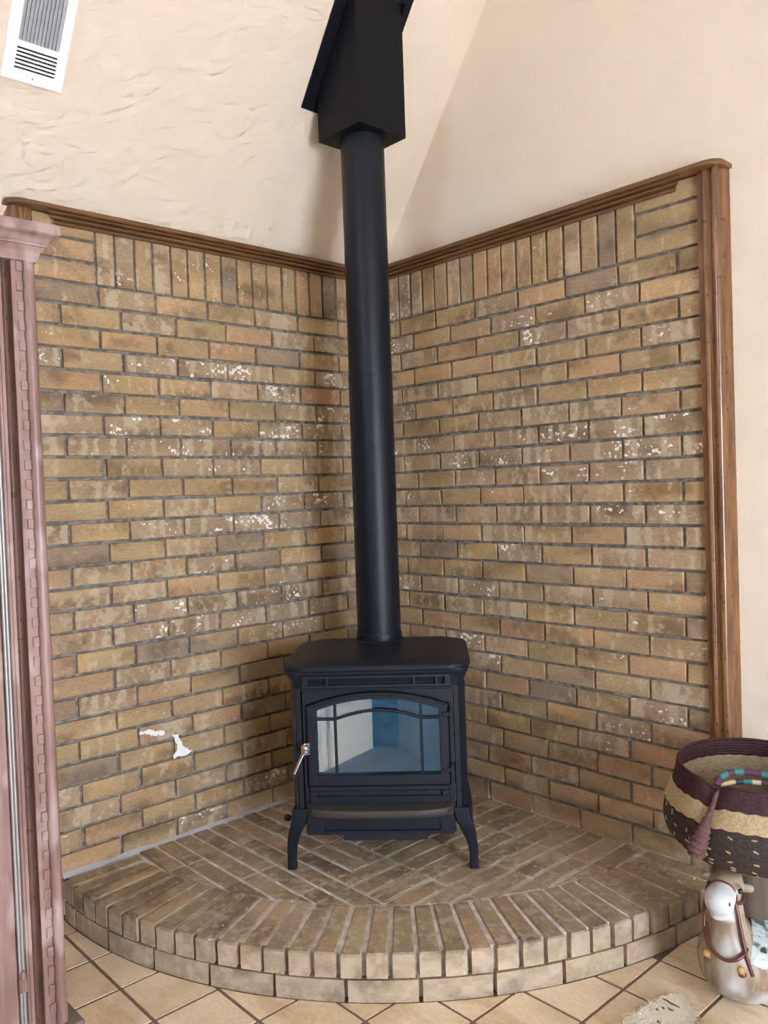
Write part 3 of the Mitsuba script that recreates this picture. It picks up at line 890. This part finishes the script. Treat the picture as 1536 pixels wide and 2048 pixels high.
# dentils down the right stile
z = 1.921
k = 0
while z > -0.10:
    put('armoire__dentil', cbox(FX - 0.004, FX + 0.003, AY1 - 0.0505, AY1 - 0.0345, z - 0.0135, z + 0.0135, 0.0015, 0.0004), 'armoire_wood')
    z -= 0.0525
# cornice and plinth


def arm_ring(z, o):
    return np.array([(0.002, AY0 - o, z), (FX + o, AY0 - o, z), (FX + o, AY1 + o, z), (0.002, AY1 + o, z)])


prof = [(1.950, -0.010), (1.950, 0.004), (1.958, 0.006)] + [(1.962 + 0.026 * t, 0.008 + 0.014 * t ** 2) for t in np.linspace(0, 1, 5)] + [(1.989, 0.026), (1.994, 0.026)] + \
       [(1.996 + 0.020 * math.sin(a), 0.026 + 0.019 * (1 - math.cos(a)) + 0.002) for a in np.linspace(0, math.pi / 2, 6)] + [(2.018, 0.049), (2.020, 0.052), (2.044, 0.052), (2.046, 0.050)]
put('armoire__cornice', loft([arm_ring(1.297 + (z - 1.297) * 0.978, o) for z, o in prof]), 'armoire_wood', smooth=20)
put('armoire__plinth', cbox(0.002, FX + 0.030, AY0 - 0.030, AY1 + 0.031, ZF + 0.0005, ZF + 0.015, 0.003), 'armoire_dark')

# ------------------------------------------------------------------ woven basket
BC = np.array([1.850, -0.300])
tag('woven_basket', 'round woven basket in dark brown, cream and maroon bands on the ceramic camel', 'basket')
bh = np.array([CAM[0] - BC[0], CAM[1] - BC[1]]); bh /= np.linalg.norm(bh)      # towards the camera
brt = np.array([-bh[1], bh[0]])                                                 # to the right in the photo
from scipy.interpolate import PchipInterpolator
RZ = PchipInterpolator([0.240, 0.248, 0.262, 0.285, 0.315, 0.345, 0.385, 0.420, 0.455, 0.495], [0.148, 0.168, 0.193, 0.222, 0.2405, 0.246, 0.238, 0.224, 0.211, 0.203])
th_seam = math.atan2(0.172, -0.098)    # (towards camera, right) of the seam
NTH = 180
TH = np.arange(NTH) * 2 * np.pi / NTH   # 0 = right, pi/2 = towards the camera


def bw(th, r, z):
    """local polar -> world, with the tilt and the dip of the rim at the seam"""
    th, r, z = np.broadcast_arrays(th, r, z)
    k = np.clip((z - 0.24) / 0.255, 0, 1)
    dz = k ** 1.5 * (-0.010 * np.sin(th) - 0.004 * np.cos(th))
    d = np.angle(np.exp(1j * (th - th_seam)))
    notch = np.exp(-(d / 0.13) ** 2) * k ** 2
    r2 = r - 0.010 * notch
    z2 = z + dz - 0.018 * notch
    xy = BC + (r2 * np.cos(th))[..., None] * brt + (r2 * np.sin(th))[..., None] * bh
    return np.concatenate([xy, z2[..., None]], -1)


def band(zlo, zhi, off, teeth_lo=0, teeth_hi=0, rows=8, thick=0.003, coil=0.0):
    """a band of the basket wall between two heights, off from the wall surface; teeth make zigzag edges"""
    saw = np.abs(((TH * 36 / (2 * np.pi) * 2) % 2) - 1)
    lo = zlo + teeth_lo * (saw - .5) * 2
    hi = zhi + teeth_hi * (saw - .5) * 2
    rings = []
    for t in np.linspace(0, 1, rows):
        z = lo + (hi - lo) * t
        rings.append(bw(TH, RZ(np.clip(z, .24, .495)) + off + thick + coil * np.abs(np.sin(t * rows * 1.3)), z))
    for t in np.linspace(1, 0, rows):
        z = lo + (hi - lo) * t
        rings.append(bw(TH, RZ(np.clip(z, .24, .495)) + off, z))
    n = len(rings)
    v = np.vstack(rings)
    F = []
    j = np.arange(NTH)
    for k in range(n):
        k2 = (k + 1) % n
        a, b, c, d = k * NTH + j, k * NTH + (j + 1) % NTH, k2 * NTH + (j + 1) % NTH, k2 * NTH + j
        F += [np.stack([a, b, c], 1), np.stack([a, c, d], 1)]
    return tm(v, np.vstack(F))


put('woven_basket__wall', band(0.243, 0.492, -0.006, rows=26, thick=0.006), 'straw_dark', smooth=40, label='dark brown woven wall')
bot = bw(TH, np.full(NTH, 0.150), np.full(NTH, 0.2395)); bot2 = bw(TH, np.full(NTH, 0.150), np.full(NTH, 0.250))
put('woven_basket__bottom', loft([bot, bot2]), 'straw_tan', label='tan woven bottom')
put('woven_basket__base_band', band(0.2405, 0.258, 0.0004, teeth_hi=0.002, rows=4, thick=0.002), 'straw_tan', smooth=40, label='tan band around the foot')
put('woven_basket__cream_band', band(0.390, 0.438, 0.0004, 0.0022, 0.0022, rows=10, thick=0.003, coil=0.0012), 'straw_cream', smooth=40, label='cream zigzag-edged band')
put('woven_basket__rim_band', band(0.440, 0.493, 0.0003, 0.001, 0, rows=8, thick=0.0025), 'straw_maroon', smooth=40, label='maroon band under the rim')
put('woven_basket__inner_band', band(0.447, 0.492, -0.0095, 0.001, 0, rows=8, thick=0.003), 'straw_maroon', smooth=40, label='maroon band inside the rim')
put('woven_basket__inner_band', band(0.395, 0.446, -0.0098, 0.002, 0.002, rows=10, thick=0.003, coil=0.0), 'straw_cream', smooth=40, label='cream band inside')
put('woven_basket__inner_band', band(0.255, 0.394, -0.0095, 0.0, 0.0, rows=12, thick=0.003), 'straw_tan', smooth=40, label='tan inside wall')
rim = bw(TH, np.full(NTH, 0.2005), np.full(NTH, 0.494))
put('woven_basket__rim', tube(np.vstack([rim, rim[:1]]), 0.0042, 8, False), 'straw_maroon', smooth=40, label='rolled maroon rim')
# cream stitches on the dark body
S = []
r2 = np.random.default_rng(11)
for row, z in enumerate((0.368, 0.340, 0.314, 0.290, 0.270)):
    n = 26 if row % 2 else 24
    for k in range(n):
        th = 2 * np.pi * (k + 0.5 * (row % 2) + r2.normal(0, .07)) / n
        zc = z + r2.normal(0, 0.003) + 0.010 * math.sin(th * 5 + row)
        sl_ = r2.normal(0, 0.5)
        an = r2.normal(0, 0.35) if r2.random() < 0.55 else r2.normal(1.35, 0.3)
        du, dz_ = 0.0065 * math.sin(an), 0.0065 * math.cos(an)
        pts = [bw(np.array(th + s * du / 0.23), np.array(float(RZ(zc + s * dz_)) + 0.0010), np.array(zc + s * dz_)) for s in (-1, 0, 1)]
        S.append(tube(np.array(pts), [0.0018, 0.0026, 0.0018], 6))
put('woven_basket__stitching', cat(*S), 'straw_cream', kind='stuff', label='scattered short cream stitches')
# braided cord and tassel hanging at the seam
P = [bw(np.array(th_seam + a), np.array(r), np.array(z)) for a, r, z in ((-0.12, 0.186, 0.485), (-0.06, 0.200, 0.492), (-0.03, 0.218, 0.465), (-0.01, 0.238, 0.420), (0.01, 0.256, 0.375), (0.04, 0.264, 0.340), (0.07, 0.262, 0.302))]
C_ = spline(P, 60)
rr = np.interp(np.linspace(0, 1, 60), [0, .2, .42, .6, .8, .95, 1], [.005, .006, .008, .016, .022, .021, .006])
cord = tube(C_, rr * (1 + 0.12 * np.sin(np.arange(60) * 1.6)), 14)
cv = cord.vertices
cv += (meshkit.fbm(cv * 180, 2, 3)[:, None] - .5) * 0.007 * (cv - np.repeat(np.r_[C_, C_[:1], C_[-1:]], np.r_[np.full(60, 14), 1, 1], axis=0)) / 0.02
cord.vertices = cv
put('woven_basket__tassel', cord, 'braid_mauve', smooth=40, label='mauve braided cord with tassel at the seam')


def striped(P, n, r, cols, seg, key, lab):
    c = spline(P, n)
    m = tube(c, r * (1 + 0.05 * np.sin(np.arange(n) * 2.0)), 12)
    ring = np.r_[np.repeat(np.arange(n), 12), 0, n - 1]
    col = np.array([cols[int(i / n * seg) % len(cols)] for i in ring])
    put(key, m, 'painted_rope', smooth=True, color=col, label=lab)


def bl(right, toward, z):
    q = BC + right * brt + toward * bh
    return (q[0], q[1], z)


TEAL, PURP, CRM, NAVY = (0.03, 0.17, 0.15), (0.075, 0.022, 0.06), (0.42, 0.33, 0.20), (0.02, 0.03, 0.06)
striped([bl(-0.093, 0.170, 0.482), bl(-0.080, 0.150, 0.500), bl(-0.045, 0.125, 0.508), bl(0.0, 0.115, 0.506), bl(0.05, 0.118, 0.503), bl(0.10, 0.130, 0.498), bl(0.15, 0.128, 0.486)], 80, 0.0085, [PURP, TEAL, PURP, TEAL, PURP, PURP, TEAL, PURP, TEAL, PURP, TEAL, PURP], 12, 'woven_basket__handle', 'teal and purple wrapped rope handle')
striped([bl(-0.082, 0.168, 0.480), bl(-0.05, 0.148, 0.488), bl(0.0, 0.140, 0.490), bl(0.06, 0.142, 0.488), bl(0.12, 0.145, 0.484)], 60, 0.0065, [CRM, CRM, NAVY, TEAL, CRM, NAVY, CRM, CRM, NAVY, CRM], 10, 'woven_basket__handle', 'cream and navy wrapped rope handle')

# ------------------------------------------------------------------ ceramic camel that carries the basket
tag('camel_figurine', 'glazed ceramic camel stool lying on the tiles under the woven basket', 'figurine')
KO = np.array([1.82, -0.42, 0.0])
kr, kf = np.array([0.903, 0.43, 0.0]), np.array([0.43, -0.903, 0.0])


def kw(P):
    P = np.asarray(P, float)
    return KO + P[..., :1] * kr + P[..., 1:2] * kf + P[..., 2:3] * np.array([0, 0, 1.0])


hh = 0.005
gr = [np.arange(-0.14, 0.26, hh), np.arange(-0.38, 0.14, hh), np.arange(-0.155, 0.26, hh)]
G = np.stack(np.meshgrid(*gr, indexing='ij'), -1)


def ell(c, r):
    q = (G - np.array(c)) / np.array(r)
    k = np.linalg.norm(q, axis=-1)
    return (k - 1) * min(r)


def cap(a, b, ra, rb):
    a, b = np.array(a, float), np.array(b, float)
    ab = b - a
    t = np.clip(((G - a) @ ab) / (ab @ ab), 0, 1)
    return np.linalg.norm(G - a - t[..., None] * ab, axis=-1) - (ra + (rb - ra) * t)


def smin(a, b, k=0.02):
    h_ = np.clip(0.5 + 0.5 * (b - a) / k, 0, 1)
    return b * (1 - h_) + a * h_ - k * h_ * (1 - h_)


trunk = smin(ell((0.030, -0.050, -0.040), (0.113, 0.118, 0.112)), ell((0.100, -0.165, -0.045), (0.130, 0.170, 0.098)), 0.05)
neck = cap((0.004, 0.020, -0.030), (-0.006, -0.004, 0.120), 0.060, 0.047)
head = smin(cap((0.000, -0.022, 0.180), (-0.018, 0.040, 0.168), 0.043, 0.036), ell((-0.020, 0.062, 0.163), (0.037, 0.036, 0.034)), 0.015)
head = smin(head, ell((-0.004, -0.020, 0.205), (0.034, 0.030, 0.024)), 0.015)
head = smin(head, ell((-0.022, 0.058, 0.127), (0.023, 0.022, 0.014)), 0.008)
for ex, ez, ef in ((0.052, 0.178, -0.008), (-0.050, 0.196, -0.010)):
    head = smin(head, ell((ex, ef, ez), (0.018, 0.008, 0.013)), 0.006)
head = smin(head, ell((0.029, 0.022, 0.184), (0.012, 0.013, 0.012)), 0.008)
bodyF = smin(smin(trunk, neck, 0.035), head, 0.02)
bodyF = np.maximum(bodyF, (ZF + 0.0005) - G[..., 2])
cm = surface_nets(bodyF, np.array([g_[0] for g_ in gr]), hh)
trimesh.smoothing.filter_taubin(cm, iterations=8)
lv = np.array(cm.vertices)
r_, f_, z_ = lv.T
nz = meshkit.fbm(lv * 22, 3, 1)
ns = meshkit.fbm(lv * np.array([60, 60, 9]), 3, 2)
sst = lambda a, b, x: np.clip((x - a) / (b - a), 0, 1) ** 2 * (3 - 2 * np.clip((x - a) / (b - a), 0, 1))  # noqa: E731
white, tan, brown, grey, pink = (np.array(c) for c in ((0.52, 0.54, 0.53), (0.205, 0.135, 0.080), (0.10, 0.055, 0.03), (0.31, 0.255, 0.19), (0.36, 0.22, 0.15)))
col = np.repeat(grey[None], len(lv), 0)


def blend(c, w):
    global col
    col = col * (1 - w[:, None]) + np.asarray(c) * w[:, None]


blend(tan, sst(0.34, 0.60, ns) * 0.95)
blend(pink, sst(0.55, 0.75, nz) * 0.35 * sst(0.02, 0.08, r_))
blend(white, sst(-0.060, -0.105, z_ + 0.05 * (nz - .5) - 0.25 * np.clip(r_ - 0.05, -0.03, 0.1)) * (0.25 + 0.55 * sst(0.03, 0.08, r_)))
blend(white, np.exp(-(((r_ - 0.010) / 0.025) ** 2 + ((z_ + 0.055) / 0.03) ** 2)) * (f_ > 0) * 0.8)
blend(white, np.exp(-(((r_ + 0.002) / 0.02) ** 2 + ((z_ - 0.035) / 0.035) ** 2)) * (f_ > 0) * 0.6)
hd = sst(0.105, 0.125, z_)
blend(grey, hd)
blend(white, sst(0.030, 0.045, f_) * sst(0.10, 0.115, z_))
blend(brown, hd * sst(0.196, 0.222, z_ + 0.25 * np.minimum(-f_, 0.03)) * (f_ < 0.03) * 0.85)
put('camel_figurine__body', tm(kw(lv), cm.faces), 'painted_glaze', smooth=True, color=np.clip(col, 0, 1), label='cream and tan glazed camel body')
# saddle blanket over the flank
blk = np.maximum(trunk - 0.007, -(trunk - 0.0005))
blk = np.maximum(blk, 0.055 - G[..., 0] - 0.12 * (0.05 - G[..., 2]))
blk = np.maximum(blk, (0.0 - 0.25 * (G[..., 0] - 0.06)) - G[..., 2])
bm = surface_nets(blk, np.array([g_[0] for g_ in gr]), hh)
bv = np.array(bm.vertices)
q = meshkit.fbm(bv * 70, 3, 7)
base = np.array([0.42, 0.48, 0.48]) * np.ones((len(bv), 1))
w = sst(0.48, 0.60, q) * sst(0.030, 0.045, bv[:, 2])
bc = base * (1 - w[:, None]) + np.array([0.07, 0.115, 0.105]) * w[:, None]
dsp = np.min([np.linalg.norm(bv - np.array(c), axis=1) for c in ((0.085, 0.025, 0.028), (0.125, -0.02, 0.03), (0.16, -0.08, 0.03))], axis=0)
bc = np.where((dsp < 0.012)[:, None], np.array([0.03, 0.022, 0.02]), bc)
put('camel_figurine__saddle_blanket', tm(kw(bv), bm.faces), 'painted_glaze', smooth=True, color=np.clip(bc, 0, 1), label='pale blue saddle blanket with dark green pattern')
put('camel_figurine__saddle_seat', tm(kw(lathe([(0.0, 0.0), (0.052, 0.0), (0.047, 0.05), (0.046, 0.19), (0.050, 0.222), (0.075, 0.230), (0.078, 0.2385), (0.0, 0.2385)], 40, (0.062, -0.100, 0)).vertices), lathe([(0.0, 0.0), (0.052, 0.0), (0.047, 0.05), (0.046, 0.19), (0.050, 0.222), (0.075, 0.230), (0.078, 0.2385), (0.0, 0.2385)], 40, (0.062, -0.100, 0)).faces[:, ::-1]), 'glaze_stone', smooth=35, label='stone coloured seat column')


def ktube(P, r, n=30):
    m = tube(kw(spline(P, n)), r, 10)
    return m


for e in ((0.0330, 0.031, 0.1850), (-0.044, 0.020, 0.190)):
    put('camel_figurine__eye', tm(kw(ball(e, 0.0072).vertices), ball((0, 0, 0), 1).faces), 'glaze_black', smooth=True, label='black eye')
put('camel_figurine__nostril', tm(kw(ball((0.006, 0.088, 0.172), (0.002, 0.003, 0.005)).vertices), ball((0, 0, 0), 1).faces), 'glaze_brown', smooth=True)
put('camel_figurine__halter', cat(
    ktube([(-0.052, 0.020, 0.168), (-0.046, 0.030, 0.192), (-0.018, 0.034, 0.207), (0.010, 0.036, 0.196), (0.022, 0.034, 0.170), (0.021, 0.030, 0.148)], 0.0034),
    ktube([(0.021, 0.030, 0.150), (0.036, 0.012, 0.146), (0.040, -0.02, 0.150)], 0.005),
    ktube([(0.020, 0.032, 0.150), (0.029, 0.045, 0.105), (0.037, 0.056, 0.060), (0.047, 0.066, 0.015), (0.058, 0.070, -0.020)], 0.0048),
    ktube([(-0.052, 0.018, 0.165), (-0.060, 0.030, 0.115), (-0.060, 0.040, 0.080)], 0.004)), 'glaze_red', smooth=40, label='dark red halter and rein')
put('camel_figurine__collar', ktube([(-0.060, 0.010, 0.078), (-0.054, 0.048, 0.052), (-0.036, 0.072, 0.030), (-0.004, 0.083, 0.018), (0.026, 0.078, 0.026), (0.046, 0.052, 0.040)], 0.0048), 'glaze_red', smooth=40, label='dark red collar')
for cx_, cf, cz_ in ((-0.054, 0.052, 0.012), (0.030, 0.078, -0.006)):
    a = put('camel_figurine__bell', tm(kw(ball((cx_, cf, cz_), (0.0105, 0.009, 0.0105)).vertices), ball((0, 0, 0), 1).faces), 'glaze_ochre', smooth=True, label='ochre and brown bell on the collar')
    put(a + '__tassel', tm(kw(ball((cx_ + .002, cf - .002, cz_ - 0.011), (0.0115, 0.009, 0.0085)).vertices), ball((0, 0, 0), 1).faces), 'glaze_brown', smooth=True)

# ------------------------------------------------------------------ fur rug and taupe cushion at the lower right
frng = np.random.default_rng(21)
FURC = [(1.677, -0.73), (1.682, -0.665), (1.687, -0.61), (1.695, -0.56), (1.715, -0.525), (1.743, -0.522), (1.766, -0.546), (1.800, -0.565), (1.815, -0.62), (1.82, -0.70), (1.82, -0.80), (1.78, -0.87), (1.72, -0.87), (1.685, -0.80)]
fp_ = Polygon(FURC).buffer(-0.014)
mound = extr(fp_.buffer(-0.006), 0.009, O=(0, 0, ZF + 0.001))
tag('fur_rug', 'small cream shaggy fur rug with brown streaks on the tiles', 'rug')
hair, hb = [], []
minx, miny, maxx, maxy = fp_.bounds
cen = np.array(fp_.centroid.coords[0])
pts = []
while len(pts) < 4200:
    p = frng.uniform((minx, miny), (maxx, maxy))
    if fp_.contains(Point(*p)): pts.append(p)
V, Fc, VB, FB = [], [], [], []
for p in pts:
    o = p - cen
    d = o / (np.linalg.norm(o) + 1e-6) * 0.6 + frng.normal(0, 0.5, 2)
    d /= np.linalg.norm(d)
    L_ = frng.uniform(0.020, 0.042)
    w_ = 0.0016
    s_ = np.array([-d[1], d[0]]) * w_
    b0, m0, t0 = p, p + d * L_ * .5, p + d * L_
    vv, ff = V, Fc
    n0 = len(vv)
    z0_ = ZF + 0.010
    vv += [(b0[0] - s_[0], b0[1] - s_[1], z0_), (b0[0] + s_[0], b0[1] + s_[1], z0_), (m0[0] + s_[0], m0[1] + s_[1], z0_ + .012), (m0[0] - s_[0], m0[1] - s_[1], z0_ + .012), (t0[0], t0[1], max(ZF + .003, z0_ + .006 + frng.normal(0, .003)))]
    ff += [(n0, n0 + 1, n0 + 2), (n0, n0 + 2, n0 + 3), (n0 + 3, n0 + 2, n0 + 4)]
scene['fur_two'] = {'type': 'twosided', 'bsdf': {'type': 'diffuse', 'reflectance': rgb(0.70, 0.65, 0.52)}}
scene['fur_two_brown'] = {'type': 'twosided', 'bsdf': {'type': 'diffuse', 'reflectance': rgb(0.14, 0.085, 0.055)}}
put('fur_rug__backing', mound, 'fur_cream')
put('fur_rug__pile', tm(V, Fc), 'fur_two', kind='stuff', label='long cream pile')
for (xa, ya), (xb, yb) in (((1.703, -0.572), (1.760, -0.578)), ((1.735, -0.600), (1.752, -0.602)), ((1.722, -0.607), (1.731, -0.609)), ((1.715, -0.625), (1.721, -0.626)), ((1.741, -0.668), (1.752, -0.670))):
    q_ = np.array([(xa + (xb - xa) * t, ya + (yb - ya) * t + 0.0012 * math.sin(9 * t), ZF + 0.0225) for t in np.linspace(0, 1, 8)])
    put('fur_rug__streak', tube(q_, [0.0006, 0.0018, 0.0024, 0.0026, 0.0026, 0.0024, 0.0018, 0.0006], 6), 'fur_brown', label='thin brown streak in the pile')
cu = []
for z, s in ((0.0, 0.93), (0.006, 0.985), (0.014, 1.0), (0.024, 0.97), (0.031, 0.88), (0.035, 0.70)):
    a = np.linspace(0, 2 * np.pi, 40, endpoint=False)
    cu.append(np.c_[1.945 + 0.122 * s * np.cos(a), -0.690 + 0.125 * s * np.sin(a), np.full(40, ZF + 0.003 + z)])
put('floor_cushion', loft(cu), 'taupe_cloth', smooth=35, label='taupe round floor cushion beside the cream fur rug', cat='cushion')
